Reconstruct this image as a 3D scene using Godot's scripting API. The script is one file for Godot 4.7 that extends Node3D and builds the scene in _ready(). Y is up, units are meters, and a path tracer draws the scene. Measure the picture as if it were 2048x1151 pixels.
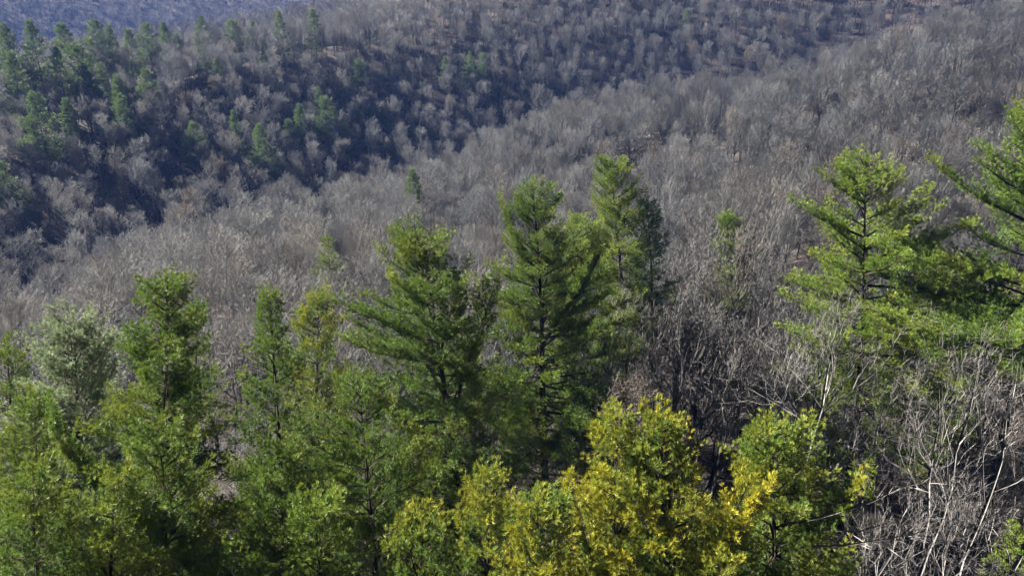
extends Node3D
# A wooded mountain hollow in winter seen from the air: white pines in front, leafless hardwoods on a spur and on the shaded hillside beyond.

var rng := RandomNumberGenerator.new()
var patch := FastNoiseLite.new()
# the mesh that is being collected
var V := PackedVector3Array()
var N := PackedVector3Array()
var C := PackedColorArray()
var I := PackedInt32Array()
# terrain
var spots := PackedVector3Array()
var weight := PackedFloat64Array()
var gx := PackedFloat32Array()
var gz := PackedFloat32Array()
var gh := PackedFloat32Array()
# materials
var bark_mat: StandardMaterial3D
var limb_mat: StandardMaterial3D
var leaf_mat: StandardMaterial3D
var shrub_mat: StandardMaterial3D
var twig_mats: Array[StandardMaterial3D] = []
var sprigs: Array[ArrayMesh] = []
var coarse: Array[ArrayMesh] = []
var used := {}
var taken: Array[Vector3] = []
var marks := []

const PITCH := -20.0
const FOV := 44.0

func _ready() -> void:
	rng.seed = 20251
	patch.seed = 7
	patch.noise_type = FastNoiseLite.TYPE_SIMPLEX_SMOOTH
	patch.frequency = 0.02
	# ---- camera, sky, sun, exposure ----
	var cam := Camera3D.new()
	cam.name = "camera"
	cam.fov = FOV
	cam.near = 0.5
	cam.far = 4000.0
	cam.rotation_degrees = Vector3(PITCH, 0, 0)
	add_child(cam)
	cam.current = true
	var env := Environment.new()
	env.background_mode = Environment.BG_SKY
	env.tonemap_mode = Environment.TONE_MAPPER_LINEAR
	env.tonemap_exposure = 7.0
	env.sdfgi_enabled = true
	env.ssao_enabled = true
	env.ssil_enabled = true
	var sm := ProceduralSkyMaterial.new()
	sm.sky_top_color = Color(0.26, 0.40, 0.66)
	sm.sky_horizon_color = Color(0.62, 0.74, 0.88)
	sm.sky_curve = 0.15
	sm.ground_bottom_color = Color(0.16, 0.15, 0.14)
	sm.ground_horizon_color = Color(0.5, 0.56, 0.62)
	sm.sky_energy_multiplier = 0.19
	env.sky = Sky.new()
	env.sky.sky_material = sm
	env.fog_enabled = true
	env.fog_density = 0.00011
	env.fog_light_color = Color(0.48, 0.64, 1.0)
	var we := WorldEnvironment.new()
	we.name = "daylight"
	we.environment = env
	add_child(we)
	var sun := DirectionalLight3D.new()
	sun.name = "sun"
	sun.light_color = Color(1.0, 0.97, 0.925)
	sun.light_energy = 1.6
	sun.light_angular_distance = 0.5
	sun.shadow_enabled = true
	sun.rotation_degrees = Vector3(-33, -112, 0)
	add_child(sun)
	# ---- the place ----
	materials()
	terrain()
	needles()
	near_pines()
	far_pines()
	bare_trees()
	white_trees()
	thickets()

# ------------------------------------------------------------------ helpers
func begin() -> void:
	V = PackedVector3Array(); N = PackedVector3Array(); C = PackedColorArray(); I = PackedInt32Array()

func finish() -> ArrayMesh:
	var a := []
	a.resize(Mesh.ARRAY_MAX)
	a[Mesh.ARRAY_VERTEX] = V
	a[Mesh.ARRAY_NORMAL] = N
	a[Mesh.ARRAY_COLOR] = C
	a[Mesh.ARRAY_INDEX] = I
	var m := ArrayMesh.new()
	m.add_surface_from_arrays(Mesh.PRIMITIVE_TRIANGLES, a)
	begin()
	return m

func side_of(d: Vector3) -> Vector3:
	return d.cross(Vector3.UP if absf(d.y) < 0.9 else Vector3.RIGHT).normalized()

func spread(d: Vector3, angle: float, turn: float) -> Vector3:   # d leaned over by angle, towards turn
	var a := side_of(d)
	var b := d.cross(a)
	return (d * cos(angle) + (a * cos(turn) + b * sin(turn)) * sin(angle)).normalized()

func tube(p: PackedVector3Array, r: PackedFloat32Array, sides: int, col: Color) -> void:
	var n := p.size()
	var first := V.size()
	for k in n:
		var d := (p[mini(k + 1, n - 1)] - p[maxi(k - 1, 0)]).normalized()
		var a := side_of(d)
		var b := d.cross(a)
		for s in sides:
			var t := TAU * s / sides
			var o := a * cos(t) + b * sin(t)
			V.append(p[k] + o * r[k]); N.append(o); C.append(col)
	for k in n - 1:
		for s in sides:
			var i := first + k * sides + s
			var j := first + k * sides + (s + 1) % sides
			I.append_array([i, j, i + sides, j, j + sides, i + sides])

func spike(p0: Vector3, p1: Vector3, r: float, col: Color) -> void:
	var d := (p1 - p0).normalized()
	var a := side_of(d)
	var b := d.cross(a)
	var i := V.size()
	var o1 := a * -0.5 + b * 0.866
	var o2 := a * -0.5 - b * 0.866
	V.append(p0 + a * r); V.append(p0 + o1 * r); V.append(p0 + o2 * r); V.append(p1)
	N.append(a); N.append(o1); N.append(o2); N.append(d)
	C.append(col); C.append(col); C.append(col); C.append(col)
	I.append_array([i, i + 1, i + 3, i + 1, i + 2, i + 3, i + 2, i, i + 3])

func numbered(called: String) -> String:
	used[called] = used.get(called, -1) + 1
	return called if used[called] == 0 else "%s_%03d" % [called, used[called]]

func thing(called: String, label: String, category: String, at: Vector3, group := "") -> Node3D:
	var o := Node3D.new()
	o.name = numbered(called)
	o.position = at
	o.set_meta("label", label)
	o.set_meta("category", category)
	if group:
		o.set_meta("group", group)
	add_child(o)
	return o

func part(called: String, mesh: Mesh, mat: Material, parent: Node3D) -> MeshInstance3D:
	var o := MeshInstance3D.new()
	var n := 0
	o.name = called
	o.mesh = mesh
	o.material_override = mat
	parent.add_child(o, true)
	return o

func scatter(called: String, mesh: Mesh, mat: Material, where: Array[Transform3D], tints: PackedColorArray, parent: Node3D) -> MultiMeshInstance3D:
	var mm := MultiMesh.new()
	mm.transform_format = MultiMesh.TRANSFORM_3D
	mm.use_colors = true
	mm.mesh = mesh
	mm.instance_count = where.size()
	for i in where.size():
		mm.set_instance_transform(i, where[i])
		mm.set_instance_color(i, tints[i])
	var o := MultiMeshInstance3D.new()
	o.name = called
	o.multimesh = mm
	o.material_override = mat
	o.set_meta("kind", "stuff")
	parent.add_child(o, true)
	return o

func paint(color: Color, rough: float) -> StandardMaterial3D:
	var m := StandardMaterial3D.new()
	m.albedo_color = color.linear_to_srgb()
	m.roughness = rough
	m.metallic_specular = 0.3
	return m

func mottled(dark: Color, light: Color, scale: float, freq: float, noise_seed: int) -> StandardMaterial3D:
	var n := FastNoiseLite.new()
	n.seed = noise_seed
	n.frequency = freq
	n.fractal_octaves = 5
	n.fractal_gain = 0.65
	var t := NoiseTexture2D.new()
	t.width = 1024
	t.height = 1024
	t.seamless = true
	t.noise = n
	var g := Gradient.new()
	g.set_color(0, dark.linear_to_srgb())
	g.set_color(1, light.linear_to_srgb())
	t.color_ramp = g
	var m := paint(Color.WHITE, 0.95)
	m.albedo_texture = t
	m.uv1_triplanar = true
	m.uv1_world_triplanar = true
	m.uv1_scale = Vector3.ONE * scale
	return m

func materials() -> void:
	bark_mat = mottled(Color(0.035, 0.03, 0.026), Color(0.16, 0.135, 0.115), 0.8, 0.02, 3)
	limb_mat = paint(Color(0.13, 0.11, 0.095), 0.9)
	leaf_mat = paint(Color.WHITE, 0.55)
	leaf_mat.vertex_color_use_as_albedo = true
	leaf_mat.metallic_specular = 0.4
	leaf_mat.backlight_enabled = true
	leaf_mat.backlight = Color(0.74, 0.74, 0.74)
	shrub_mat = paint(Color.WHITE, 0.38)
	shrub_mat.vertex_color_use_as_albedo = true
	for c in [Color(0.98, 0.96, 0.95), Color(1.12, 1.08, 1.07), Color(0.84, 0.81, 0.80), Color(1.0, 0.92, 0.86)]:
		var m := paint(Color.WHITE, 0.9)
		m.albedo_color = Color(minf(c.r * 0.92, 1.0), minf(c.g * 0.92, 1.0), minf(c.b * 0.93, 1.0)).linear_to_srgb()
		m.vertex_color_use_as_albedo = true
		twig_mats.append(m)

# ------------------------------------------------------------------ terrain
func kernel(r2: float) -> float:
	return r2 * log(r2 + 1e-12)

func fit() -> void:   # a smooth sheet through the spots (thin plate)
	var n := spots.size()
	var m := n + 3
	var rows := []
	for i in m:
		var row := PackedFloat64Array()
		row.resize(m + 1)
		rows.append(row)
	for i in n:
		for j in n:
			var dx := (spots[i].x - spots[j].x) * 0.01
			var dz := (spots[i].z - spots[j].z) * 0.01
			rows[i][j] = kernel(dx * dx + dz * dz) + (0.02 if i == j else 0.0)
		var q := [1.0, spots[i].x * 0.01, spots[i].z * 0.01]
		for k in 3:
			rows[i][n + k] = q[k]
			rows[n + k][i] = q[k]
		rows[i][m] = spots[i].y
	for c in m:
		var best := c
		for r in range(c + 1, m):
			if absf(rows[r][c]) > absf(rows[best][c]):
				best = r
		var swap: PackedFloat64Array = rows[c]
		rows[c] = rows[best]
		rows[best] = swap
		var top: PackedFloat64Array = rows[c]
		for r in range(c + 1, m):
			var row: PackedFloat64Array = rows[r]
			var f := row[c] / top[c]
			if f != 0.0:
				for k in range(c, m + 1):
					row[k] -= f * top[k]
				rows[r] = row
	weight.resize(m)
	for c in range(m - 1, -1, -1):
		var s: float = rows[c][m]
		for k in range(c + 1, m):
			s -= rows[c][k] * weight[k]
		weight[c] = s / rows[c][c]

func terrain() -> void:
	spots = PackedVector3Array([Vector3(-58,-45,-66),Vector3(-58,-46,-75),Vector3(-57,-46,-100),Vector3(-51,-48,-130),Vector3(-32,-49,-167),Vector3(-17,-48,-189),Vector3(4,-39,-215),Vector3(31,-33,-233),Vector3(68,-31,-235),Vector3(109,-21,-242),Vector3(156,-11,-256),Vector3(189,-3,-258),Vector3(-2,-47,-130),Vector3(-26,-46,-112),Vector3(24,-42,-123),Vector3(36,-37,-106),Vector3(50,-30,-81),Vector3(77,-27,-146),Vector3(56,-35,-171),Vector3(27,-42,-173),Vector3(95,-26,-129),Vector3(-35,-44,-89),Vector3(-92,-63,-118),Vector3(-81,-58,-143),Vector3(-67,-57,-172),Vector3(-41,-57,-211),Vector3(-21,-55,-239),Vector3(5,-48,-270),Vector3(37,-41,-283),Vector3(83,-42,-288),Vector3(129,-32,-287),Vector3(171,-20,-282),Vector3(-103,-65,-109),Vector3(-126,-47,-174),Vector3(-135,-38,-204),Vector3(-161,-23,-235),Vector3(-120,-15,-291),Vector3(-67,-50,-225),Vector3(-79,-25,-279),Vector3(-87,-8,-313),Vector3(0,-2,-345),Vector3(0,-26,-300),Vector3(105,-2,-339),Vector3(182,3,-322),Vector3(99,-15,-315),Vector3(-105,-40,-210),Vector3(-176,-26,-205),Vector3(0,-29,0),Vector3(0,-25,60),Vector3(-80,-34,40),Vector3(80,-24,40),Vector3(-50,-37,-30),Vector3(50,-31,-30),Vector3(0,-34,-45),Vector3(-45,-43,-60),Vector3(45,-34,-60),Vector3(0,-42,-80),Vector3(90,-32,-70),Vector3(-110,-52,-50),Vector3(-243,-78,-305),Vector3(-184,-75,-344),Vector3(-140,-52,-375),Vector3(-305,-26,-383),Vector3(-253,-20,-420),Vector3(-213,-13,-452),Vector3(-165,-4,-483),Vector3(0,40,-450),Vector3(169,65,-449),Vector3(307,60,-369),Vector3(-405,-90,-470),Vector3(-293,-80,-546),Vector3(-128,-20,-607),Vector3(115,90,-640),Vector3(395,100,-516),Vector3(-555,-20,-644),Vector3(-402,-10,-749),Vector3(-176,30,-832),Vector3(214,120,-874),Vector3(-718,75,-833),Vector3(-469,85,-995),Vector3(-89,110,-1096),Vector3(496,140,-982),Vector3(-400,10,-100),Vector3(-235,45,-50),Vector3(-250,60,-120),Vector3(-295,45,-190),Vector3(-190,-32,0),Vector3(400,-25,-60),Vector3(-300,-40,200),Vector3(300,-20,250),Vector3(0,-25,400)])  # the high spots far left are an added, unseen ridge that shades the valley
	fit()
	var x := -1500.0
	while x <= 1500.0:
		gx.append(x)
		x += 6.0 if x >= -240.0 and x < 240.0 else 12.0 if x >= -480.0 and x < 480.0 else 60.0
	var z := -1560.0
	while z <= 540.0:
		gz.append(z)
		z += 6.0 if z >= -390.0 and z < 60.0 else 15.0 if z >= -600.0 and z < 60.0 else 60.0
	var n := spots.size()
	var fine := FastNoiseLite.new()
	fine.seed = 4
	fine.frequency = 0.03
	gh.resize(gx.size() * gz.size())
	begin()
	for k in gz.size():
		for i in gx.size():
			var px := clampf(gx[i], -700.0, 700.0)
			var pz := clampf(gz[k], -1050.0, 300.0)
			var h := weight[n] + weight[n + 1] * px * 0.01 + weight[n + 2] * pz * 0.01
			for s in n:
				var dx := (px - spots[s].x) * 0.01
				var dz := (pz - spots[s].z) * 0.01
				var r2 := dx * dx + dz * dz
				h += weight[s] * r2 * log(r2 + 1e-12)
			h = clampf(h, -170.0, 150.0) + fine.get_noise_2d(gx[i], gz[k]) * 1.6
			gh[k * gx.size() + i] = h
			V.append(Vector3(gx[i], h, gz[k]))
			C.append(Color.WHITE)
	var w := gx.size()
	for k in gz.size():
		for i in w:
			var l := V[k * w + maxi(i - 1, 0)]
			var r := V[k * w + mini(i + 1, w - 1)]
			var u := V[maxi(k - 1, 0) * w + i]
			var d := V[mini(k + 1, gz.size() - 1) * w + i]
			N.append((d - u).cross(r - l).normalized())
	for k in gz.size() - 1:
		for i in w - 1:
			var a := k * w + i
			I.append_array([a, a + 1, a + w, a + 1, a + w + 1, a + w])
	var mat := mottled(Color(0.016, 0.014, 0.013), Color(0.085, 0.07, 0.06), 0.11, 0.012, 11)
	var o := part("ground", finish(), mat, self)
	o.set_meta("kind", "structure")
	o.set_meta("label", "forest floor of brown leaf litter folding down into the hollow")

func ground(x: float, z: float) -> float:
	var i := clampi(gx.bsearch(x) - 1, 0, gx.size() - 2)
	var k := clampi(gz.bsearch(z) - 1, 0, gz.size() - 2)
	var u := clampf((x - gx[i]) / (gx[i + 1] - gx[i]), 0.0, 1.0)
	var v := clampf((z - gz[k]) / (gz[k + 1] - gz[k]), 0.0, 1.0)
	var w := gx.size()
	return lerpf(lerpf(gh[k * w + i], gh[k * w + i + 1], u), lerpf(gh[(k + 1) * w + i], gh[(k + 1) * w + i + 1], u), v)

func seen(p: Vector3) -> Vector3:   # where the photograph shows a point: across, down (0..1) and depth
	var c := cos(deg_to_rad(-PITCH))
	var s := sin(deg_to_rad(-PITCH))
	var depth := -p.z * c - p.y * s
	var up := -p.z * s + p.y * c
	if depth < 1.0:
		return Vector3(-9, -9, depth)
	var t := tan(deg_to_rad(FOV / 2.0))
	return Vector3(0.5 + p.x / depth / t / 2.0 * 1151.0 / 2048.0, 0.5 - up / depth / t / 2.0, depth)

# ------------------------------------------------------------------ pines
func brush(at: Vector3, d: Vector3, count: int, length: float, wide: float) -> void:   # one tuft of needles
	for j in count:
		var shade := rng.randf_range(0.75, 1.2)
		var q := spread(d, rng.randf_range(0.12, 0.85), rng.randf() * TAU)
		var s := spread(q, PI / 2, rng.randf() * TAU)
		var p := at - d * rng.randf_range(0.0, 0.05) * length / 0.12
		var tip := p + q * length * rng.randf_range(0.75, 1.15) - Vector3(0, length * 0.08, 0)
		var i := V.size()
		var nn := s.cross(q)
		V.append(p - s * wide * 0.35); V.append(p + s * wide * 0.35); V.append(p.lerp(tip, 0.55) + s * wide * 0.5); V.append(tip)
		var col := Color(shade, shade, shade)
		for k in 4:
			N.append(nn); C.append(col)
		I.append_array([i, i + 2, i + 1, i, i + 3, i + 2])

func sprig(tufts: int, count: int, length: float, wide: float, long: float) -> ArrayMesh:
	begin()
	var twig := Color(1.3, 0.8, 1.5)
	spike(Vector3.ZERO, Vector3(0, long, 0), 0.008, twig)
	for k in tufts:
		if k == tufts - 1:
			brush(Vector3(0, long, 0), Vector3.UP, count + 4, length, wide)
			break
		var s := (k + 0.6) / tufts
		var d := spread(Vector3.UP, rng.randf_range(0.6, 1.0), k * 2.4 + rng.randf_range(-0.5, 0.5))
		var p := Vector3(0, long * s, 0)
		var e := p + d * long * rng.randf_range(0.2, 0.38)
		spike(p, e, 0.006, twig)
		brush(e, (d + Vector3.UP * 0.5).normalized(), count, length, wide)
	return finish()

func needles() -> void:
	for k in 4:
		sprigs.append(sprig(5, 13, 0.17, 0.019, 0.48))
	for k in 3:
		coarse.append(sprig(5, 11, 0.3, 0.065, 0.8))

func hue(kind: String, out: float, n: float) -> Color:   # the needles' own colour; out: 0 inner growth, 1 this year's tips
	var v := rng.randf_range(0.85, 1.2)
	var green := Color(0.095, 0.16, 0.024)
	match kind:
		"bright":
			green = Color(0.125, 0.192, 0.027)
		"blue":
			green = Color(0.095, 0.165, 0.055)
		"silver":
			green = Color(0.21, 0.265, 0.14)
		"far":
			green = Color(0.115, 0.175, 0.055)
	var share := 0.0
	match kind:
		"yellow":
			share = clampf(0.28 + n * 0.9 + (out - 0.5) * 0.8, 0.0, 1.0)
		"mixed":
			share = clampf(0.16 + n * 0.8 + (out - 0.5) * 0.6, 0.0, 1.0)
		"green", "bright":
			share = clampf(0.04 + n * 0.35 + (out - 0.6) * 0.25, 0.0, 0.5)
	if rng.randf() < 0.06:
		share = clampf(share + rng.randf_range(-0.3, 0.3), 0.0, 1.0)
	var c := green.lerp(Color(0.33, 0.30, 0.02), share)
	return Color(c.r * v, c.g * v, c.b * v)

func crown_width(t: float, s: Dictionary) -> float:   # t: 0 at the tip, 1 at the lowest live limbs
	var w := pow(t, s.top)
	if t > 0.75:
		w *= 1.0 - (t - 0.75) * 1.2
	return w

# s: h height, r crown radius, cb height of the lowest live limbs, top how pointed, hue, lean, bias, up, dens, fine
func pine(called: String, label: String, s: Dictionary, at: Vector3, group: String) -> Node3D:
	rng.seed = hash(label)
	var o := thing(called, label, "pine tree", at, group)
	var h: float = s.h
	var fine: bool = s.get("fine", true)
	var dens: float = s.get("dens", 1.0)
	var up: float = s.get("up", 0.0)
	var bias: Vector3 = s.get("bias", Vector3.ZERO)
	var lean: Vector3 = s.get("lean", Vector3.ZERO)
	var kind: String = s.get("hue", "green")
	# trunk
	var p := PackedVector3Array()
	var r := PackedFloat32Array()
	var base := h * 0.0095 + 0.05
	var sway := Vector3(rng.randf_range(-1, 1), 0, rng.randf_range(-1, 1)) * h * 0.008
	for k in 13:
		var t := k / 12.0
		p.append(Vector3(0, h * t - 0.3, 0) + lean * t * t + sway * sin(t * 5.0))
		r.append(maxf(base * (1.0 - t * 0.93) * (1.25 if k == 0 else 1.0), 0.015))
	begin()
	tube(p, r, 8 if fine else 5, Color.WHITE)
	part("trunk", finish(), bark_mat, o)
	var along := func(t: float) -> Vector3:
		var f := clampf(t, 0.0, 0.999) * 12.0
		return p[int(f)].lerp(p[int(f) + 1], f - int(f))
	# limbs, whorl by whorl; a far pine's stay joined
	begin()
	var where: Array[Transform3D] = []
	var tints := PackedColorArray()
	var y: float = s.cb
	var turn := rng.randf() * TAU
	var step := 0.7 if fine else 1.0
	while y < h - 0.25:
		var t: float = (h - y) / (h - s.cb)
		var whorl := rng.randi_range(3, 5) + (1 if t > 0.25 else 0)
		turn += rng.randf_range(0.3, 1.1)
		for w in whorl:
			var az := turn + TAU * w / whorl + rng.randf_range(-0.35, 0.35)
			var flat := Vector3(cos(az), 0, sin(az))
			var hole := patch.get_noise_3dv((at + flat * s.r * 0.7 + Vector3(0, y, 0)) * 7.0)
			if t > 0.15 and hole < -0.62 + s.get("gaps", 0.12) * 2.2:
				continue
			var long: float = s.r * crown_width(t, s) * rng.randf_range(0.45, 1.2) * (1.0 + hole * 0.4) * (1.0 + bias.dot(flat)) + 0.25
			var rise := lerpf(0.95, -0.02, clampf(t * 1.5, 0.0, 1.0)) + up + rng.randf_range(-0.16, 0.16)
			limb(o, along.call(y / h), flat, rise, long, y / h, kind, dens, fine, where, tints, at)
		y += step * rng.randf_range(0.75, 1.3) * (0.75 if t < 0.25 else 1.0)
	for k in s.get("forks", 0):   # rival leaders
		var az: float = k * 2.4 + rng.randf()
		var t0 := rng.randf_range(0.5, 0.82)
		var flat := Vector3(cos(az), 0, sin(az))
		limb(o, along.call(t0), flat, rng.randf_range(1.9, 2.8), h * (1.0 - t0) * rng.randf_range(0.75, 1.0), t0, kind, dens * 1.2, fine, where, tints, at)
	if not fine:
		part("branchwork", finish(), limb_mat, o).set_meta("kind", "stuff")
	# the leader
	for k in 6 if fine else 3:
		var q: Vector3 = along.call(1.0 - k * 0.008) + Vector3(0, 0.1, 0)
		put_sprig(q, spread(Vector3.UP, rng.randf_range(0.0, 0.5), rng.randf() * TAU), 1.0, kind, 1.0, where, tints, at)
	# dead limbs below the crown
	if fine:
		for k in s.get("dead", 7):
			var yy: float = s.cb * rng.randf_range(0.45, 1.0)
			var az := rng.randf() * TAU
			begin()
			var a: Vector3 = along.call(yy / h)
			var long := rng.randf_range(0.8, 2.6)
			var b := a + Vector3(cos(az), rng.randf_range(-0.1, 0.3), sin(az)) * long * 0.5
			var e := b + Vector3(cos(az + 0.3), rng.randf_range(-0.3, 0.2), sin(az + 0.3)) * long * 0.5
			tube([a, b, e], [0.045, 0.03, 0.01], 4, Color.WHITE)
			for j in 5:
				spike(a.lerp(e, rng.randf_range(0.4, 1.0)), e + Vector3(rng.randf_range(-1, 1), rng.randf_range(-0.4, 0.6), rng.randf_range(-1, 1)) * 0.6, 0.012, Color.WHITE)
			part("limb", finish(), twig_mats[2], o)
	var kinds := sprigs if fine else coarse
	var pick := hash(label) % kinds.size()
	var foliage := scatter("foliage", kinds[pick], leaf_mat, where, tints, o)
	taken.append(Vector3(at.x, s.r, at.z))
	if label:
		marks.append({"top": at + Vector3(0, h * 0.85, 0), "at": at, "h": h, "r": s.r, "cb": s.cb, "called": s.get("mark", "")})
	return o

func put_sprig(q: Vector3, d: Vector3, size: float, kind: String, out: float, where: Array[Transform3D], tints: PackedColorArray, at: Vector3) -> void:
	var thin := patch.get_noise_3dv((q + at) * 34.0)   # sprays come in clumps
	if size == 1.0 and out < 0.93 and thin < -0.26:
		return
	var a := spread(d, PI / 2, rng.randf() * TAU)
	var b := a.cross(d)
	var k := size * (1.0 + thin * 0.3) * rng.randf_range(0.8, 1.2)
	where.append(Transform3D(a * k, d * k, b * k, q))
	tints.append(hue(kind, out, patch.get_noise_3dv((q + at) * 14.0)))

func limb(o: Node3D, root: Vector3, flat: Vector3, rise: float, long: float, t: float, kind: String, dens: float, fine: bool, where: Array[Transform3D], tints: PackedColorArray, at: Vector3) -> void:
	var pts := PackedVector3Array([root])
	var rad := PackedFloat32Array()
	var thick := 0.012 + long * 0.0125
	var n := 5
	var d := (flat + Vector3(0, rise, 0)).normalized()
	var wander := rng.randf_range(-0.16, 0.16)
	rad.append(thick)
	for k in n:
		d = (d + side_of(d) * (wander + rng.randf_range(-0.12, 0.12)) + Vector3(0, 0.10 if k > 1 else -0.04, 0)).normalized()
		pts.append(pts[k] + d * long / n)
		rad.append(thick * (1.0 - (k + 1.0) / n) + 0.006)
	if fine:
		begin()
	tube(pts, rad, 4 if fine else 3, Color.WHITE)
	var across := flat.cross(Vector3.UP).normalized()
	var gap := (0.145 if fine else 0.30) / dens
	var reach := 0.12 + long * 0.16 if long > 1.0 else 0.0
	var side := 1.0
	var scale := 1.0 if fine else 1.15
	while reach < long:
		var f := reach / long * n
		var k := mini(int(f), n - 1)
		var q := pts[k].lerp(pts[k + 1], f - k)
		var ahead := (pts[k + 1] - pts[k]).normalized()
		side = -side
		var l2 := minf(0.34 * (long - reach) + 0.35, 1.7) * rng.randf_range(0.6, 1.15)
		var d2 := (ahead * rng.randf_range(0.5, 0.9) + across * side * rng.randf_range(0.5, 1.0) + Vector3(0, rng.randf_range(-0.15, 0.7), 0)).normalized()
		var e := q + d2 * l2
		if fine and l2 > 0.5:
			spike(q, e, 0.014, Color.WHITE)
		var m := maxi(1, int(l2 / (0.24 if fine else 0.55)))
		for j in m:
			var u := (j + 1.0) / m
			var dd := (d2 * 0.7 + Vector3(rng.randf_range(-0.4, 0.4), rng.randf_range(0.35, 1.0), rng.randf_range(-0.4, 0.4))).normalized()
			put_sprig(q.lerp(e, u) - dd * 0.2 * scale, dd, scale, kind, clampf(reach / long * 0.6 + u * 0.4, 0, 1), where, tints, at)
		reach += gap * rng.randf_range(0.7, 1.4)
	put_sprig(pts[n] - d * 0.15, d, scale, kind, 1.0, where, tints, at)
	if fine:
		part("limb", finish(), limb_mat, o)

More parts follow.
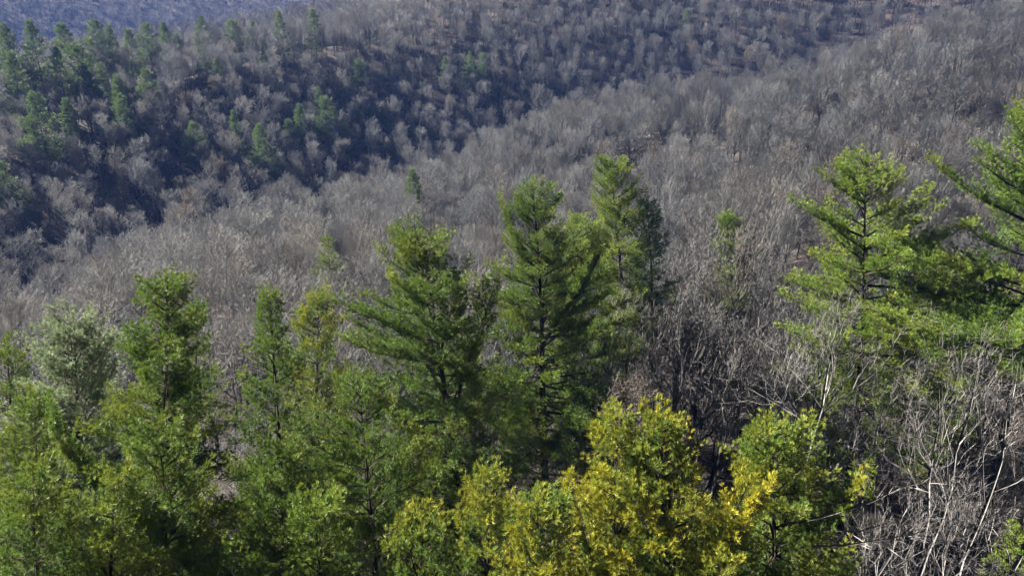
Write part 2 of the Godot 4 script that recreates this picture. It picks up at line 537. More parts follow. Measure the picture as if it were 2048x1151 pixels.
func near_pines() -> void:
	var g := "white pines standing in the foreground"
	var rows := [
		["tall dark green white pine with layered crown at the middle of the foreground", "the tall layered middle pine", Vector2(2.6, -46.0), {"h": 25.2, "r": 9.0, "cb": 0.12, "top": 0.75, "hue": "green", "forks": 3, "dens": 1.15, "up": 0.05, "bias": Vector3(0.05, 0, 0), "lean": Vector3(-1.4, 0, 0)}],
		["white pine with a round bright head rising just right of the tall middle pine", "the round-headed pine", Vector2(10.7, -61.4), {"h": 25.8, "r": 4.6, "cb": 0.36, "top": 0.42, "hue": "bright", "up": 0.1, "lean": Vector3(-2.0, 0, 0)}],
		["slender blue-green pine standing against the right side of the round-headed pine", "the slender blue-green pine", Vector2(13.5, -60.9), {"h": 22.4, "r": 2.5, "cb": 0.3, "top": 0.45, "hue": "blue", "gaps": 0.15, "lean": Vector3(-1.9, 0, 0)}],
		["broad flat-topped white pine reaching far left, just left of the tall middle pine", "the broad flat-topped pine", Vector2(-3.6, -37.7), {"h": 22.7, "r": 7.6, "cb": 0.15, "top": 0.42, "hue": "green", "forks": 3, "bias": Vector3(-0.38, 0, 0.05), "up": 0.0, "gaps": 0.14, "lean": Vector3(-1.2, 0, 0)}],
		["big spreading white pine with open tiers alone above the pale bare trees", "the big spreading pine", Vector2(22.8, -41.1), {"h": 25.8, "r": 8.4, "cb": 0.35, "top": 0.6, "hue": "bright", "bias": Vector3(-0.05, 0, 0), "gaps": 0.18, "up": 0.02, "lean": Vector3(-2.2, 0, 0)}],
		["tallest white pine cut by the right edge, long limbs sweeping left", "the pine at the right edge", Vector2(29.6, -37.0), {"h": 28.5, "r": 9.4, "cb": 0.48, "top": 0.65, "hue": "green", "bias": Vector3(-0.1, 0, 0), "gaps": 0.18, "up": 0.08, "lean": Vector3(-2.2, 0, 0)}],
		["young yellow-green pine alone among grey trees left of the big spreading pine", "the young yellow-green pine", Vector2(25.5, -76.4), {"h": 16.6, "r": 4.0, "cb": 0.3, "top": 0.5, "dens": 1.5, "gaps": 0.02, "hue": "bright", "up": 0.15, "lean": Vector3(-1.7, 0, 0)}],
		["small bright green pine alone among grey trees behind the broad flat-topped pine", "the small bright green pine", Vector2(-24.4, -88.9), {"h": 19.1, "r": 3.4, "cb": 0.45, "top": 0.8, "hue": "bright", "lean": Vector3(0.7, 0, 0)}],
		["white pine with many upright leaders filling the left foreground", "the many-leadered pine", Vector2(-15.9, -26.7), {"h": 23.2, "r": 5.2, "cb": 0.08, "top": 0.62, "hue": "green", "up": 0.25, "forks": 2, "dens": 1.1, "gaps": 0.04, "lean": Vector3(2.2, 0, 0)}],
		["slim sparse pine half hidden behind the many-leadered pine", "the slim half-hidden pine", Vector2(-21.0, -39.8), {"h": 20.4, "r": 2.6, "cb": 0.45, "top": 0.8, "hue": "green", "gaps": 0.25, "lean": Vector3(2.2, 0, 0)}],
		["narrow spire-topped white pine between the many-leadered pine and the yellowing one", "the spire-topped pine", Vector2(-12.0, -31.0), {"h": 21.6, "r": 5.4, "cb": 0.12, "top": 0.95, "hue": "green", "up": 0.25, "lean": Vector3(0.7, 0, 0)}],
		["pale silvery green pine with glinting needles at the left edge", "the silvery pine", Vector2(-22.0, -30.0), {"h": 21.2, "r": 6.2, "cb": 0.1, "top": 0.55, "hue": "silver", "dens": 1.25, "gaps": 0.05, "up": 0.1, "lean": Vector3(2.2, 0, 0)}],
		["small dull green pine cut by the left edge beyond the silvery pine", "the pine at the left edge", Vector2(-26.8, -31.6), {"h": 20.0, "r": 3.8, "cb": 0.15, "top": 0.55, "hue": "green", "lean": Vector3(2.2, 0, 0)}],
		["yellowing pine half hidden behind the broad flat-topped pine", "the yellowing half-hidden pine", Vector2(-13.3, -41.3), {"h": 19.3, "r": 3.6, "cb": 0.2, "top": 0.5, "hue": "mixed", "up": 0.15, "lean": Vector3(1.3, 0, 0)}],
		["light green pine low in front of the broad flat-topped pine, no bare trunk showing", "the low light green pine", Vector2(-6.3, -26.3), {"h": 18.7, "r": 4.4, "cb": 0.08, "top": 0.5, "hue": "green", "up": 0.15, "dens": 1.1}],
		["yellow-green pine low in the middle, between green pines and the yellow pine", "the low yellow-green pine", Vector2(-1.0, -21.0), {"h": 16.9, "r": 3.4, "cb": 0.1, "top": 0.55, "hue": "mixed", "up": 0.3}],
		["bright yellow pine with the highest golden tips, nearest the tall middle pine", "the bright yellow pine", Vector2(4.1, -20.7), {"h": 19.4, "r": 3.6, "cb": 0.1, "top": 0.75, "hue": "yellow", "dens": 1.0, "up": 0.2, "forks": 3, "gaps": 0.1, "lean": Vector3(-0.8, 0, 0)}],
		["broad golden yellow pine in front of the bright yellow pine", "the broad golden pine", Vector2(6.2, -19.4), {"h": 19.3, "r": 6.2, "cb": 0.1, "top": 0.7, "hue": "yellow", "dens": 1.0, "up": 0.1, "forks": 4, "bias": Vector3(-0.15, 0, 0.1), "gaps": 0.12, "lean": Vector3(-1.4, 0, 0)}],
		["green pine flecked with gold tips beside pale dead limbs, right of the golden pine", "the gold-flecked pine", Vector2(10.6, -21.3), {"h": 18.1, "r": 6.6, "cb": 0.1, "top": 0.7, "hue": "mixed", "dens": 1.0, "up": 0.02, "forks": 3, "gaps": 0.12, "dead": 14, "lean": Vector3(-2.0, 0, 0)}],
		["yellow-green pine low in the left corner", "the pine low in the left corner", Vector2(-17.6, -19.7), {"h": 18.5, "r": 2.9, "cb": 0.15, "top": 0.5, "hue": "green", "up": 0.2, "lean": Vector3(2.2, 0, 0)}],
		["yellow-green pine showing only its top, below the low light green pine", "the lowest yellow-green pine", Vector2(-3.3, -17.8), {"h": 16.7, "r": 2.8, "cb": 0.15, "top": 0.5, "hue": "mixed", "up": 0.25, "lean": Vector3(0.7, 0, 0)}],
		["small young pine below the big spreading pine", "the young pine below the big one", Vector2(25.2, -49.5), {"h": 8.3, "r": 2.2, "cb": 0.1, "top": 0.6, "hue": "green", "lean": Vector3(-1.2, 0, 0)}],
		["mid-sized green pine in the gap between the two big right-hand pines", "the pine in the right gap", Vector2(34.1, -48.4), {"h": 15.0, "r": 2.8, "cb": 0.2, "top": 0.6, "hue": "green", "lean": Vector3(-2.2, 0, 0)}],
		["small bright green pine low in the right corner", "the small corner pine", Vector2(25.7, -27.3), {"h": 9.4, "r": 2.4, "cb": 0.1, "top": 0.6, "hue": "bright", "lean": Vector3(-2.2, 0, 0)}],
		["bushy green pine close behind the right shoulder of the tall middle pine", "the bushy pine behind", Vector2(6.2, -53.7), {"h": 22.0, "r": 5.4, "cb": 0.25, "top": 0.45, "hue": "bright", "up": 0.1, "lean": Vector3(-0.9, 0, 0)}],
		["green pine low between the full low green pine and the low light green pine", "the low middle-left pine", Vector2(-9.5, -22.5), {"h": 17.3, "r": 3.4, "cb": 0.1, "top": 0.5, "hue": "green", "up": 0.2, "dens": 1.1, "lean": Vector3(1.0, 0, 0)}],
		["bright pine cut by the bottom edge left of the lowest yellow-green pine", "the bottom bright pine", Vector2(-7.3, -19.0), {"h": 16.7, "r": 3.2, "cb": 0.1, "top": 0.5, "hue": "bright", "up": 0.15, "dens": 1.1, "lean": Vector3(1.1, 0, 0)}],
		["bright green pine cut by the bottom edge beside the corner pine", "the bottom left pine", Vector2(-15.0, -19.1), {"h": 18.1, "r": 3.2, "cb": 0.1, "top": 0.5, "hue": "bright", "up": 0.15, "lean": Vector3(2.2, 0, 0)}],
		["golden pine cut by the bottom edge at the left foot of the broad golden pine", "the bottom golden pine", Vector2(1.3, -18.0), {"h": 17.5, "r": 2.9, "cb": 0.1, "top": 0.45, "hue": "yellow", "up": 0.2, "lean": Vector3(-0.4, 0, 0)}],
		["dark green pine below the silvery pine, in front of its long limbs", "the dark green pine", Vector2(-20.3, -23.9), {"h": 19.4, "r": 3.0, "cb": 0.15, "top": 0.6, "hue": "green", "up": 0.1, "lean": Vector3(2.2, 0, 0)}],
		["full bright green pine at the bottom, below the many-leadered pine", "the full low green pine", Vector2(-13.4, -21.0), {"h": 19.1, "r": 4.2, "cb": 0.08, "top": 0.5, "hue": "green", "up": 0.15, "dens": 1.1, "lean": Vector3(1.7, 0, 0)}]
	]
	for a in rows:
		var s: Dictionary = a[3]
		s.mark = a[1]
		s.cb = s.h * s.cb
		var o := pine("white_pine", a[0], s, Vector3(a[2].x, ground(a[2].x, a[2].y), a[2].y), g)
		if a[1] == "the gold-flecked pine":
			for path in [[Vector3(9.12, -15.88, -20.02), Vector3(10.26, -15.31, -19.68), Vector3(11.64, -14.48, -19.37), Vector3(12.48, -13.87, -19.32), Vector3(13.25, -13.51, -19.17)], [Vector3(9.56, -16.18, -19.26), Vector3(10.94, -15.94, -19.09), Vector3(12.07, -15.52, -18.87), Vector3(13.13, -15.02, -18.64)], [Vector3(9.04, -16.38, -19.62), Vector3(10.23, -15.65, -19.48), Vector3(11.49, -15.59, -19.35), Vector3(12.53, -15.10, -19.29)]]:   # bleached dead limbs reaching right
				begin()
				var q := PackedVector3Array()
				var r := PackedFloat32Array()
				for k in path.size():
					q.append(path[k] - o.position)
					r.append(lerpf(0.05, 0.012, k / (path.size() - 1.0)))
				tube(q, r, 5, Color(0.62, 0.6, 0.57))
				for k in 14:
					var f: float = rng.randf_range(0.3, 0.98) * (path.size() - 1)
					var c := q[int(f)].lerp(q[int(f) + 1], f - int(f))
					var d := (q[int(f) + 1] - q[int(f)]).normalized()
					spike(c, c + spread(d, rng.randf_range(0.4, 0.9), rng.randf() * TAU) * rng.randf_range(0.3, 0.9), 0.012, Color(0.58, 0.56, 0.53))
				var dead := part("limb", finish(), twig_mats[1], o)
				dead.set_meta("label", "bleached bare dead limb")

func far_pines() -> void:
	var g := "white pines scattered over the far hillside"
	var models: Array[Node3D] = []
	var shapes := [
		{"h": 22.0, "r": 6.4, "cb": 7.0, "top": 0.75}, {"h": 22.0, "r": 4.8, "cb": 6.0, "top": 0.8}, {"h": 22.0, "r": 6.4, "cb": 8.0, "top": 0.65},
		{"h": 22.0, "r": 3.6, "cb": 6.0, "top": 0.6}, {"h": 22.0, "r": 6.0, "cb": 5.0, "top": 0.9}]
	var rows := [
		["broad pine with drooping open tiers, largest on the hillside, near the left edge", Vector2(-125.8, -193.1), 26.9, 0],
		["tall dark pine on the left crest, second from the left edge", Vector2(-145.9, -229.6), 28.0, 1],
		["wide pine with an open crown behind the small pine pair on the hillside", Vector2(-63.7, -249.0), 21.9, 2],
		["slim pine standing tallest on the crest, right of the crest gap", Vector2(-89.2, -291.7), 20.9, 3],
		["dark full pine casting a long shadow, lowest of the hillside pines", Vector2(-74.9, -214.3), 22.9, 4],
		["tall pine on the left crest cut by the left edge", Vector2(-152.4, -227.1), 27.0, 4],
		["pine below the crest at the left edge, in front of two taller ones", Vector2(-145.1, -216.4), 23.9, 1],
		["pine on the crest right of the two tall left-edge pines", Vector2(-147.2, -247.5), 25.1, 0],
		["wide pine in the cluster just below the left crest", Vector2(-130.0, -223.5), 25.9, 2],
		["pine in the left crest cluster with a narrow dark crown", Vector2(-138.9, -228.1), 21.8, 3],
		["pine with a pointed top alone on the crest, fourth from the left", Vector2(-140.5, -254.8), 25.1, 0],
		["small dark pine at the right foot of the left crest cluster", Vector2(-128.2, -223.3), 19.8, 4],
		["smaller pine behind the right foot of the left crest cluster", Vector2(-129.2, -233.7), 16.8, 1],
		["thin pine on the crest close right of the pointed one", Vector2(-137.8, -258.6), 23.0, 3],
		["tiny pine on the crest between the thin pine and the crest trio", Vector2(-134.2, -264.4), 20.4, 1],
		["left pine of the trio on the crest", Vector2(-130.5, -270.1), 21.6, 2],
		["middle pine of the trio on the crest", Vector2(-126.8, -275.7), 20.3, 1],
		["right and smallest pine of the trio on the crest", Vector2(-123.3, -276.8), 16.0, 3],
		["small pine far back on the crest beyond the trio", Vector2(-118.0, -288.3), 19.4, 4],
		["round-topped pine on the crest left of the slim pair", Vector2(-105.0, -284.8), 18.0, 2],
		["short pine on the crest between the round-topped and the slim one", Vector2(-102.7, -299.9), 15.0, 1],
		["rightmost slim pine standing on the crest", Vector2(-78.0, -299.0), 20.9, 3],
		["short dark pine just below the crest between the slim pines", Vector2(-94.5, -286.8), 12.0, 4],
		["small pine alone on the hillside below the round-topped crest pine", Vector2(-102.5, -257.9), 15.0, 1],
		["pale pine alone on the hillside right of the left cluster", Vector2(-114.4, -231.8), 18.9, 0],
		["tall pine behind the dark shadowed pine of the left hillside", Vector2(-114.5, -214.3), 23.9, 3],
		["dark shadowed pine of the left hillside with spreading tiers", Vector2(-111.5, -209.1), 21.9, 4],
		["pine with one long left limb, left of the lowest hillside pine", Vector2(-91.6, -207.7), 19.7, 0],
		["bright pine above the lowest hillside pine", Vector2(-85.3, -222.7), 19.8, 1],
		["right pine of the small pair on the hillside", Vector2(-70.3, -240.9), 19.9, 1],
		["left and shorter pine of the small pair on the hillside", Vector2(-73.9, -239.3), 14.7, 0],
		["pale top of a pine rising behind the wide open-crowned pine", Vector2(-68.6, -260.1), 17.9, 3],
		["small broken pine right of the wide open-crowned pine", Vector2(-57.0, -247.5), 15.9, 2],
		["yellowish pine above the small broken pine", Vector2(-60.5, -273.9), 15.8, 1],
		["green pine above the yellowish pine on the middle hillside", Vector2(-58.7, -285.0), 16.0, 2],
		["thin pine between the yellowish and the small broken pine", Vector2(-56.3, -267.1), 13.9, 3],
		["yellow-green pine left of the bushy pair at the middle hillside", Vector2(-26.5, -295.3), 16.6, 1],
		["bushy left pine of the pair at the middle hillside", Vector2(-16.7, -297.5), 17.9, 4],
		["bushy right pine of the pair at the middle hillside", Vector2(-11.8, -299.8), 15.7, 2],
		["lone blue-green pine at the far end of the grey spur", Vector2(-21.4, -152.5), 19.0, 1],
		["pine cut by the left edge below the broad drooping one", Vector2(-121.5, -167.6), 20.0, 2],
		["small dark pine on the slope under the left crest cluster", Vector2(-125.7, -206.2), 19.8, 1],
		["dim small pine high on the hillside left of the middle", Vector2(-51.4, -318.9), 9.9, 1],
		["dim green pine high on the hillside near the top right", Vector2(77.3, -336.7), 13.7, 4],
		["dark tiny pine between crest trio and round-topped pine", Vector2(-113.7, -276.6), 11.9, 4]
	]
	for i in rows.size():
		var a: Array = rows[i]
		var k: int = a[3]
		var at := Vector3(a[1].x, ground(a[1].x, a[1].y), a[1].y)
		var o: Node3D
		if k >= models.size():
			var s: Dictionary = shapes[k]
			s.merge({"fine": false, "hue": "far", "up": 0.05, "gaps": 0.1})
			o = pine("hillside_pine", a[0], s, at, g)
			models.append(o)
		else:
			o = models[k].duplicate()
			o.name = numbered("hillside_pine")
			o.position = at
			add_child(o)
			o.set_meta("label", a[0])
			taken.append(Vector3(at.x, 3.0, at.z))
		var f: float = a[2] / 22.0
		rng.seed = i
		var w := f * rng.randf_range(0.85, 1.15)
		o.basis = Basis(Vector3.UP, rng.randf() * TAU).scaled(Vector3(w, f, w))

# ------------------------------------------------------------------ leafless trees
# shape: h height, clear share of bare stem, wide limb length, crook, levels of twigs, tint
func grow(at: Vector3, d: Vector3, long: float, r: float, level: int, s: Dictionary) -> void:
	var n: int = [6, 5, 3, 2][level]
	var pts := PackedVector3Array([at])
	var rad := PackedFloat32Array([r])
	var dir := d
	var crook: float = s.crook
	for k in n:
		dir = (dir + Vector3(rng.randf_range(-1, 1), rng.randf_range(-0.7, 0.9), rng.randf_range(-1, 1)) * crook * (0.7 + 0.25 * level) + Vector3(0, 0.11, 0)).normalized()
		pts.append(pts[k] + dir * long / n)
		rad.append(maxf(r * (1.0 - (k + 1.0) / (n + 0.6)), s.get("least", 0.007)))
	var twig: Color = (s.bark as Color).lerp(s.twig, [0.0, 0.25, 0.65, 1.0][level])
	tube(pts, rad, [6, 4, 3, 3][level], twig)
	var kids: int = s.kids[level]
	for c in kids:
		var f := lerpf([0.1, 0.22, 0.2, 0.1][level], 1.0, (c + rng.randf()) / kids) * n
		var k := mini(int(f), n - 1)
		var q := pts[k].lerp(pts[k + 1], f - k)
		var ahead := (pts[k + 1] - pts[k]).normalized()
		var t := f / n
		var dd := spread(ahead, rng.randf_range(0.45, 0.95), c * 2.4 + rng.randf_range(-0.7, 0.7))
		var l2 := long * lerpf([0.75, 0.62, 0.62, 0.6][level], [0.5, 0.34, 0.4, 0.4][level], t) * rng.randf_range(0.7, 1.2)
		if level < int(s.levels):
			grow(q, dd, l2, rad[k] * 0.6, level + 1, s)
		else:
			spike(q, q + (dd + Vector3(0, 0.15, 0)) * l2, s.get("hair", 0.011), s.twig)

func hardwood(s: Dictionary) -> Array:   # [trunk, crown]
	var h: float = s.h
	var r := h * 0.0095 + 0.02
	var clear: float = h * s.clear
	var pts := PackedVector3Array()
	var rad := PackedFloat32Array()
	var off := Vector3.ZERO
	var drift: Vector3 = Vector3(rng.randf_range(-1, 1), 0, rng.randf_range(-1, 1)) * 0.25 * s.crook
	for k in 9:
		var t := k / 8.0
		pts.append(Vector3(0, -0.3 + (h * 0.86) * t, 0) + off)
		off += (drift + Vector3(rng.randf_range(-1, 1), 0, rng.randf_range(-1, 1)) * s.crook * 0.55) * h * 0.11
		rad.append(r * lerpf(1.15, 0.16, t))
	begin()
	tube(pts, rad, 6, s.bark)
	var trunk := finish()
	var limbs: int = s.limbs
	for c in limbs:
		var y := lerpf(clear / h / 0.86, 0.99, pow((c + rng.randf() * 0.7) / limbs, 0.8)) * 8.0
		var k := clampi(int(y), 0, 7)
		var q := pts[k].lerp(pts[k + 1], y - k)
		var lean := lerpf(0.9, 0.45, y / 8.0) * rng.randf_range(0.75, 1.2)
		var d := spread((pts[k + 1] - pts[k]).normalized(), lean, c * 2.4 + rng.randf_range(-0.6, 0.6))
		var long: float = minf(s.wide * rng.randf_range(0.8, 1.2), (h - q.y) * 0.98 / maxf(d.y + 0.35, 0.5))
		grow(q, d, long, rad[k] * s.get("girth", 0.6), 1, s)
	grow(pts[8], (pts[8] - pts[7]).normalized(), h * 0.15, rad[8], 2, s)
	return [trunk, finish()]

const WOOD := Color(0.25, 0.248, 0.243)
const TWIG := Color(0.335, 0.343, 0.336)

func bare_trees() -> void:
	rng.seed = 991
	var models := []
	for k in 8:   # near ones with fine twigs
		models.append(hardwood({"h": 15.0, "clear": rng.randf_range(0.25, 0.4), "wide": rng.randf_range(4.0, 5.2), "crook": 0.15, "limbs": 11, "kids": [0, 8, 6, 3], "levels": 3, "bark": WOOD, "twig": TWIG, "hair": 0.014, "least": 0.012, "girth": 0.75}))
	var thin := []
	for k in 6:   # farther off
		thin.append(hardwood({"h": 15.0, "clear": rng.randf_range(0.3, 0.5), "wide": rng.randf_range(3.6, 4.9), "crook": 0.12, "limbs": 11, "kids": [0, 7, 6, 4], "levels": 3, "bark": WOOD, "twig": TWIG, "hair": 0.014, "least": 0.012, "girth": 0.95}))
	var far := []
	for k in 2:
		far.append(hardwood({"h": 15.0, "clear": 0.25, "wide": 5.0, "crook": 0.15, "limbs": 9, "kids": [0, 7, 7, 0], "levels": 2, "bark": WOOD, "twig": TWIG, "hair": 0.07}))
	# where they stand
	var spots_near := []
	var masses := []
	for k in 6:
		masses.append([[] as Array[Transform3D], PackedColorArray()])
	var z := -22.0
	while z > -420.0:
		var gap := 4.6 if z > -190.0 else 4.9
		var x := -330.0
		while x < 330.0:
			x += gap
			var p := Vector3(x + rng.randf_range(-0.48, 0.48) * gap, 0, z + rng.randf_range(-0.48, 0.48) * gap)
			var size := rng.randf_range(0.62, 1.2)
			var roll := rng.randf()
			var rise := p.x < -195.0 and p.z > -260.0   # ridge and trees added out of view on the left to shade the valley
			if absf(p.x) > -p.z * 0.86 + 28.0 and not rise:
				continue
			if p.z > -36.0:
				size *= 0.62
			p.y = ground(p.x, p.z)
			var near := false
			for t in taken:
				if Vector2(t.x - p.x, t.z - p.z).length() < minf(t.y * 0.5, 2.2):
					near = true
			if near or roll < (0.25 if p.z > -62.0 else 0.06):
				continue
			var c := seen(p + Vector3(0, 13.0 * size, 0))
			if p.z > -160.0 and p.length() < 175.0 and not hidden(p, size) and c.x > -0.01 and c.x < 1.01 and c.y > -0.02 and c.y < 1.03:
				spots_near.append([p.length(), p, size])
				continue
			put_bare(masses, p, size)
		z -= gap
	spots_near.sort_custom(func(a, b): return a[0] < b[0])
	var wanted := 285
	var names := place_labels(spots_near.slice(0, wanted))
	for i in spots_near.size():
		var p: Vector3 = spots_near[i][1]
		var size: float = spots_near[i][2]
		if i >= wanted:
			put_bare(masses, p, size)
			continue
		var m: Array = models[rng.randi() % models.size()]
		var mat := twig_mats[rng.randi() % twig_mats.size()]
		var o := thing("bare_tree", names[i], "tree", p, "leafless hardwoods on the near slope and spur")
		part("trunk", m[0], mat, o)
		part("crown", m[1], mat, o)
		var k := size * rng.randf_range(0.92, 1.08)
		o.basis = Basis.from_euler(Vector3(rng.randf_range(-0.06, 0.06), rng.randf() * TAU, rng.randf_range(-0.06, 0.06))).scaled(Vector3(k, size, k))
	var forest := Node3D.new()
	forest.name = "bare_forest"
	forest.set_meta("kind", "stuff")
	forest.set_meta("category", "forest")
	forest.set_meta("label", "mass of leafless grey hardwoods over the spur and the shaded hillside")
	add_child(forest)
	for k in 6:
		var mat := paint(Color(0.97, 0.97, 0.98), 0.9)
		mat.vertex_color_use_as_albedo = true
		scatter("trunk", thin[k][0], mat, masses[k][0], masses[k][1], forest)
		scatter("crown", thin[k][1], mat, masses[k][0], masses[k][1], forest)
	# the mountain beyond the crest
	var lists := [[[] as Array[Transform3D], PackedColorArray()], [[] as Array[Transform3D], PackedColorArray()]]
	z = -380.0
	while z > -1150.0:
		var x := -900.0
		while x < 520.0:
			x += 7.0
			var p := Vector3(x + rng.randf_range(-4, 4), 0, z + rng.randf_range(-4, 4))
			if absf(p.x) > -p.z * 0.86 + 20.0 or (p.z > -421.0 and p.x > -90.0) or p.x > 40.0 + (-p.z - 420.0) * 0.1:
				continue
			p.y = ground(p.x, p.z)
			var l: Array = lists[rng.randi() % 2]
			l[0].append(Transform3D(Basis(Vector3.UP, rng.randf() * TAU).scaled(Vector3(1.15, 1, 1.15) * rng.randf_range(0.7, 1.15)), p))
			var v := rng.randf_range(0.5, 0.8)
			l[1].append(Color(v, v * 0.97, v * 0.96))
		z -= 7.0
	var beyond := Node3D.new()
	beyond.name = "mountain_forest"
	beyond.set_meta("kind", "stuff")
	beyond.set_meta("category", "forest")
	beyond.set_meta("label", "far leafless forest on the hazy blue mountain beyond the crest")
	add_child(beyond)
	for k in 2:
		var mat := paint(Color(0.97, 0.97, 0.98), 0.9)
		mat.vertex_color_use_as_albedo = true
		scatter("trunk", far[k][0], mat, lists[k][0], lists[k][1], beyond)
		scatter("crown", far[k][1], mat, lists[k][0], lists[k][1], beyond)

func put_bare(masses: Array, p: Vector3, size: float) -> void:
	var l: Array = masses[rng.randi() % 6]
	var b := Basis.from_euler(Vector3(rng.randf_range(-0.06, 0.06), rng.randf() * TAU, rng.randf_range(-0.06, 0.06)))
	var w := rng.randf_range(0.85, 1.15)
	l[0].append(Transform3D(b.scaled(Vector3(size * w, size, size * w)), p))
	var v := rng.randf_range(0.66, 1.1) + patch.get_noise_2d(p.x, p.z) * 0.2
	var warm := patch.get_noise_2d(p.x * 2.0 + 400.0, p.z * 2.0) * 0.05 + rng.randf_range(-0.03, 0.03)
	if rng.randf() < 0.035:   # an oak or beech that keeps its dead leaves' rust colour
		warm += 0.14
	l[1].append(Color(v * (1.0 + warm), v, v * (1.01 - warm)))

const ORDER := ["nearest", "second nearest", "third nearest", "fourth nearest", "fifth nearest", "sixth nearest", "seventh nearest", "eighth nearest", "ninth nearest", "tenth nearest", "eleventh nearest", "twelfth nearest", "thirteenth nearest", "fourteenth nearest", "fifteenth nearest", "sixteenth nearest", "seventeenth nearest", "eighteenth nearest", "nineteenth nearest", "twentieth nearest"]

func hidden(p: Vector3, size: float) -> bool:   # behind the crown of a near pine
	for m in marks:
		if m.called == "":
			continue
		var covered := 0
		for f in [0.95, 0.75, 0.55]:
			var q := p + Vector3(0, 14.0 * size * f, 0)
			var k: float = m.at.z / q.z
			if k > 0.97:
				continue
			var c := q * k
			var t: float = (m.at.y + m.h - c.y) / (m.h - m.cb)
			if t > 0.05 and t < 1.1 and absf(c.x - m.at.x) < m.r * pow(clampf(t, 0, 1), 0.7) * 0.75:
				covered += 1
		if covered >= 2:
			return true
	return false

func place_labels(trees: Array) -> Array[String]:   # each by the nearest pine one can name, and its rank from that pine outwards
	var found := {}
	var out: Array[String] = []
	for i in trees.size():
		var p: Vector3 = trees[i][1]
		var size: float = trees[i][2]
		out.append("")
		var me := seen(p + Vector3(0, 12.0 * size, 0))
		var best := {}
		var least := 1e9
		for m in marks:
			if m.called == "":
				continue
			var c := seen(m.top)
			var d := Vector2((c.x - me.x) * 1.78, c.y - me.y).length()
			if d < least:
				least = d
				best = m
		var c := seen(best.top)
		var dx := (me.x - c.x) * 1.78
		var dy := me.y - c.y
		var side := ""
		if absf(dx) > absf(dy):
			side = "right of " if dx > 0 else "left of "
		else:
			side = "below the top of " if dy > 0 else "above and behind "
		var key: String = side + best.called
		if not found.has(key):
			found[key] = []
		found[key].append([least, i, "small" if size < 0.6 else "tall" if size > 0.98 else "middling"])
	for key in found:
		var row: Array = found[key]
		row.sort_custom(func(a, b): return a[0] < b[0])
		for n in row.size():
			var rank: String = ORDER[n] if n < ORDER.size() else "%dth nearest" % (n + 1)
			out[row[n][1]] = "%s leafless grey hardwood, %s %s" % [row[n][2], rank, key]
	return out

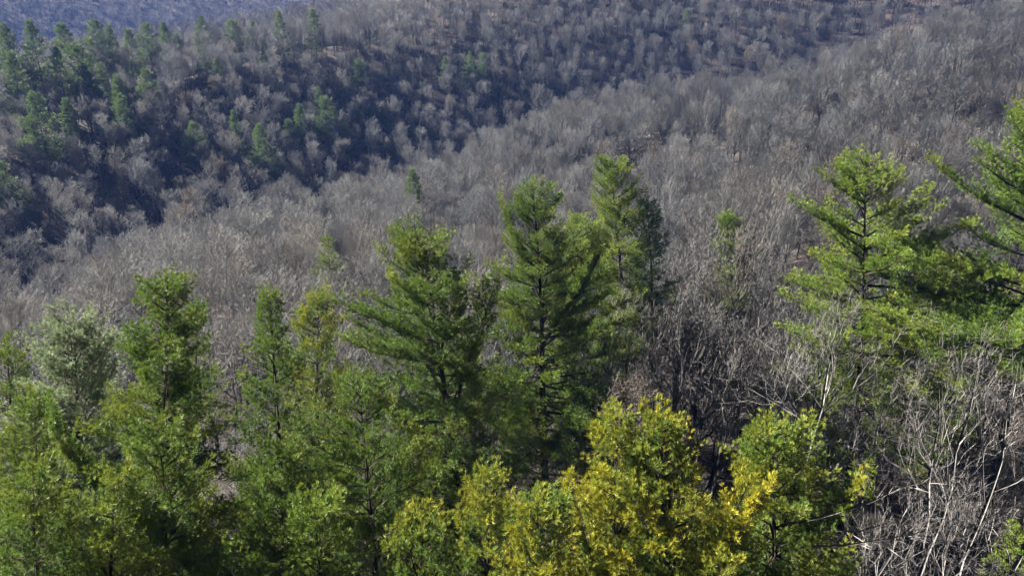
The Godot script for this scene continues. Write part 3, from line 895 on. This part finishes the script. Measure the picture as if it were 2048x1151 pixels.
# ------------------------------------------------------------------ pale stems, dead pine, undergrowth
func white_trees() -> void:
	var rows := [
		["pale multi-stemmed tree with long crooked white stems at the right edge", 22.3, -30.8, {"wide": 6.4, "h": 18.7, "tilt": 0.02}],
		["white-barked tree leaning right, beside the pale multi-stemmed tree at the right edge", 21.8, -27.4, {"wide": 5.5, "h": 18.3, "tilt": -0.01}],
		["crooked pale tree spreading white branches before the big spreading pine", 18.2, -35.6, {"wide": 8.6, "crook": 0.34, "clear": 0.45, "h": 19.1, "tilt": 0.03}],
		["thin pale crooked tree left of the pale multi-stemmed one", 23.4, -32.4, {"wide": 5.4, "crook": 0.3, "h": 16.8, "tilt": 0.13}],
		["slim pale sapling below the trunk of the big spreading pine", 20.8, -38.8, {"wide": 3.0, "h": 12.2, "tilt": 0.07}],
		["pale twin-stemmed sapling right of the slim pale sapling", 22.1, -35.7, {"wide": 4.0, "h": 14.3, "tilt": 0.06}],
		["grey crooked bare tree at the foot of the dead snag", 13.1, -48.2, {"wide": 4.9, "crook": 0.32, "h": 12.2, "tilt": 0.12}],
		["pale bare tree between the dead snag and the big spreading pine", 17.5, -40.4, {"wide": 5.1, "h": 14.5, "tilt": 0.09}],
		["pale bent sapling in the lowest right corner", 18.8, -24.6, {"wide": 5.4, "crook": 0.36, "h": 13.6, "tilt": 0.13}],
		["white-limbed small tree low in front of the gold-flecked pine", 16.4, -26.3, {"wide": 5.0, "crook": 0.36, "h": 12.6, "tilt": 0.09}],
		["pale bare tree right of the slender blue-green pine", 13.7, -56.3, {"wide": 5.0, "crook": 0.3, "h": 14.0, "tilt": 0.01}],
		["pale bare tree under the round-headed pine", 9.2, -57.3, {"wide": 5.6, "crook": 0.3, "h": 15.5, "tilt": 0.05}],
		["grey fine-twigged tree just right of the foot of the tall middle pine", 8.2, -43.2, {"wide": 4.6, "clear": 0.3, "h": 15.2, "tilt": 0.05}],
		["pale forked tree left of the dead snag", 11.4, -48.7, {"wide": 4.5, "clear": 0.3, "h": 14.1, "tilt": 0.02}],
		["grey spreading tree in front of the dead snag", 12.6, -39.0, {"wide": 5.0, "clear": 0.3, "h": 14.6, "tilt": 0.02}],
		["pale fine-twigged tree between the dead snag and the crooked pale tree", 16.4, -43.0, {"wide": 4.5, "clear": 0.3, "h": 15.1, "tilt": 0.06}],
		["grey leaning tree just left of the crooked pale tree", 18.2, -39.0, {"wide": 4.6, "clear": 0.3, "h": 13.9, "tilt": 0.08}],
		["pale bushy-topped tree above the bright yellow pine", 7.0, -47.5, {"wide": 4.3, "clear": 0.3, "h": 12.6, "tilt": 0.09}],
		["grey fine-twigged tree under the left limbs of the big spreading pine", 20.2, -56.5, {"wide": 4.2, "clear": 0.3, "h": 13.9, "tilt": 0.03}],
		["grey fork-topped tree under the young yellow-green pine", 17.5, -59.5, {"wide": 3.9, "clear": 0.3, "h": 13.0, "tilt": 0.06}],
		["grey slender tree just right of the big spreading pine's trunk", 25.9, -42.8, {"wide": 4.5, "clear": 0.3, "h": 15.0, "tilt": 0.06}],
		["leaning pale tree cut by the right edge, lowest of the white trees", 23.3, -27.4, {"wide": 5.6, "crook": 0.3, "h": 16.4, "tilt": 0.04}]
	]
	for a in rows:
		rng.seed = hash(a[0])
		var s: Dictionary = a[3]
		s.merge({"crook": 0.24, "girth": 0.5, "kids": [0, 6, 5, 4], "levels": 3, "limbs": 8, "bark": Color(0.50, 0.485, 0.465), "twig": Color(0.42, 0.405, 0.395), "hair": 0.006, "least": 0.006, "clear": 0.35})
		var m := hardwood(s)
		var o := thing("pale_tree", a[0], "tree", Vector3(a[1], ground(a[1], a[2]), a[2]), "pale-barked bare trees in front")
		part("trunk", m[0], twig_mats[1], o)
		part("crown", m[1], twig_mats[1], o)
		o.rotation.z = s.tilt
	snag()

func snag() -> void:   # a dead pine: bare pole with short stubs
	rng.seed = 77
	var x := 18.3
	var z := -58.7
	var h := 13.1
	var o := thing("dead_pine", "dead grey pine snag with short broken stubs among bare trees", "tree", Vector3(x, ground(x, z), z))
	begin()
	var p := PackedVector3Array()
	var r := PackedFloat32Array()
	for k in 9:
		p.append(Vector3(sin(k * 0.9) * 0.05, h * k / 8.0, cos(k * 1.3) * 0.05))
		r.append(lerpf(0.19, 0.035, k / 8.0))
	tube(p, r, 7, Color(0.20, 0.185, 0.18))
	part("trunk", finish(), twig_mats[2], o)
	for k in 26:
		var t := lerpf(0.3, 0.98, k / 25.0)
		var q := p[int(t * 7.99)].lerp(p[int(t * 7.99) + 1], t * 7.99 - int(t * 7.99))
		var az := k * 2.4 + rng.randf()
		var long := lerpf(2.6, 0.4, t) * rng.randf_range(0.5, 1.2)
		var e := q + Vector3(cos(az), rng.randf_range(-0.1, 0.5), sin(az)) * long
		begin()
		tube([q, q.lerp(e, 0.5) + Vector3(0, 0.08, 0), e], [0.035, 0.025, 0.008], 4, Color(0.22, 0.20, 0.195))
		if k < 16:
			for j in 3:
				spike(q.lerp(e, rng.randf_range(0.5, 1.0)), e + Vector3(rng.randf_range(-1, 1), rng.randf_range(-0.2, 0.8), rng.randf_range(-1, 1)) * 0.4, 0.01, Color(0.22, 0.20, 0.195))
		part("limb", finish(), twig_mats[2], o)

func thickets() -> void:
	rng.seed = 515
	# bare saplings and brush
	var brushes: Array[ArrayMesh] = []
	for k in 4:
		begin()
		for stem in 5:
			var d := spread(Vector3.UP, rng.randf_range(0.1, 0.6), rng.randf() * TAU)
			grow(Vector3(rng.randf_range(-0.5, 0.5), -0.1, rng.randf_range(-0.5, 0.5)), d, rng.randf_range(2.2, 4.0), 0.03, 1, {"crook": 0.24, "kids": [0, 6, 5, 3], "levels": 2, "bark": Color(0.36, 0.33, 0.31), "twig": TWIG, "hair": 0.01})
		brushes.append(finish())
	var bushes: Array[ArrayMesh] = []
	for k in 3:
		begin()
		for j in 170:   # leathery leaves in whorls
			var d := Vector3(rng.randf_range(-1, 1), rng.randf_range(-0.15, 1), rng.randf_range(-1, 1)).normalized()
			var q := Vector3(d.x * 1.3, d.y * 1.5 + 0.5, d.z * 1.3) * rng.randf_range(0.6, 1.1)
			var f := spread((d + Vector3(0, 0.3, 0)).normalized(), rng.randf_range(0.5, 1.4), rng.randf() * TAU)
			var s := spread(f, PI / 2, rng.randf() * TAU)
			var i := V.size()
			var nn := s.cross(f)
			var c := rng.randf_range(0.8, 1.2)
			V.append(q); V.append(q + f * 0.14 + s * 0.055); V.append(q + f * 0.27); V.append(q + f * 0.14 - s * 0.055)
			for v in 4:
				N.append(nn); C.append(Color(c, c, c))
			I.append_array([i, i + 1, i + 2, i, i + 2, i + 3])
		bushes.append(finish())
	var lists := []
	for k in 7:
		lists.append([[] as Array[Transform3D], PackedColorArray()])
	for n in 10700:
		var far := n >= 1700
		var z := -rng.randf_range(14.0, 95.0) if not far else -rng.randf_range(95.0, 385.0)
		var x := rng.randf_range(-1.0, 1.0) * (-z * 0.8 + 18.0)
		var p := Vector3(x, ground(x, z) - 0.05, z)
		var green := patch.get_noise_2d(x * 1.6 + 90.0, z * 1.6)
		var turn := Basis(Vector3.UP, rng.randf() * TAU)
		if not far and (green < 0.32 or n % 3 > 0):
			if n % 3 == 0 and z > -50.0:
				continue
			var l: Array = lists[rng.randi() % 4]
			l[0].append(Transform3D(turn.scaled(Vector3.ONE * rng.randf_range(0.6, 1.5)), p))
			var v := rng.randf_range(0.8, 1.15)
			l[1].append(Color(v, v * 0.97, v * 0.95))
		elif green > ((-0.25 if z < -185.0 else 0.15) if far else 0.2):
			var l: Array = lists[4 + rng.randi() % 3]
			var k := rng.randf_range(0.8, 1.5) * (1.5 if far else 0.9)
			l[0].append(Transform3D(turn.scaled(Vector3(k, k * 0.85, k)), p))
			var v := rng.randf_range(0.7, 1.3)
			l[1].append(Color(0.042 * v, 0.062 * v, 0.03 * v))
	var o := Node3D.new()
	o.name = "undergrowth"
	o.set_meta("kind", "stuff")
	o.set_meta("category", "undergrowth")
	o.set_meta("label", "grey tangle of bare saplings and brush under the trees")
	add_child(o)
	for k in 4:
		var mat := paint(Color(0.86, 0.85, 0.85), 0.9)
		mat.vertex_color_use_as_albedo = true
		scatter("brush", brushes[k], mat, lists[k][0], lists[k][1], o)
	var e := Node3D.new()
	e.name = "rhododendron_thicket"
	e.set_meta("kind", "stuff")
	e.set_meta("category", "shrubs")
	e.set_meta("label", "dark evergreen shrubs with glossy leaves in patches under the bare trees")
	add_child(e)
	for k in 3:
		scatter("shrub", bushes[k], shrub_mat, lists[4 + k][0], lists[4 + k][1], e)
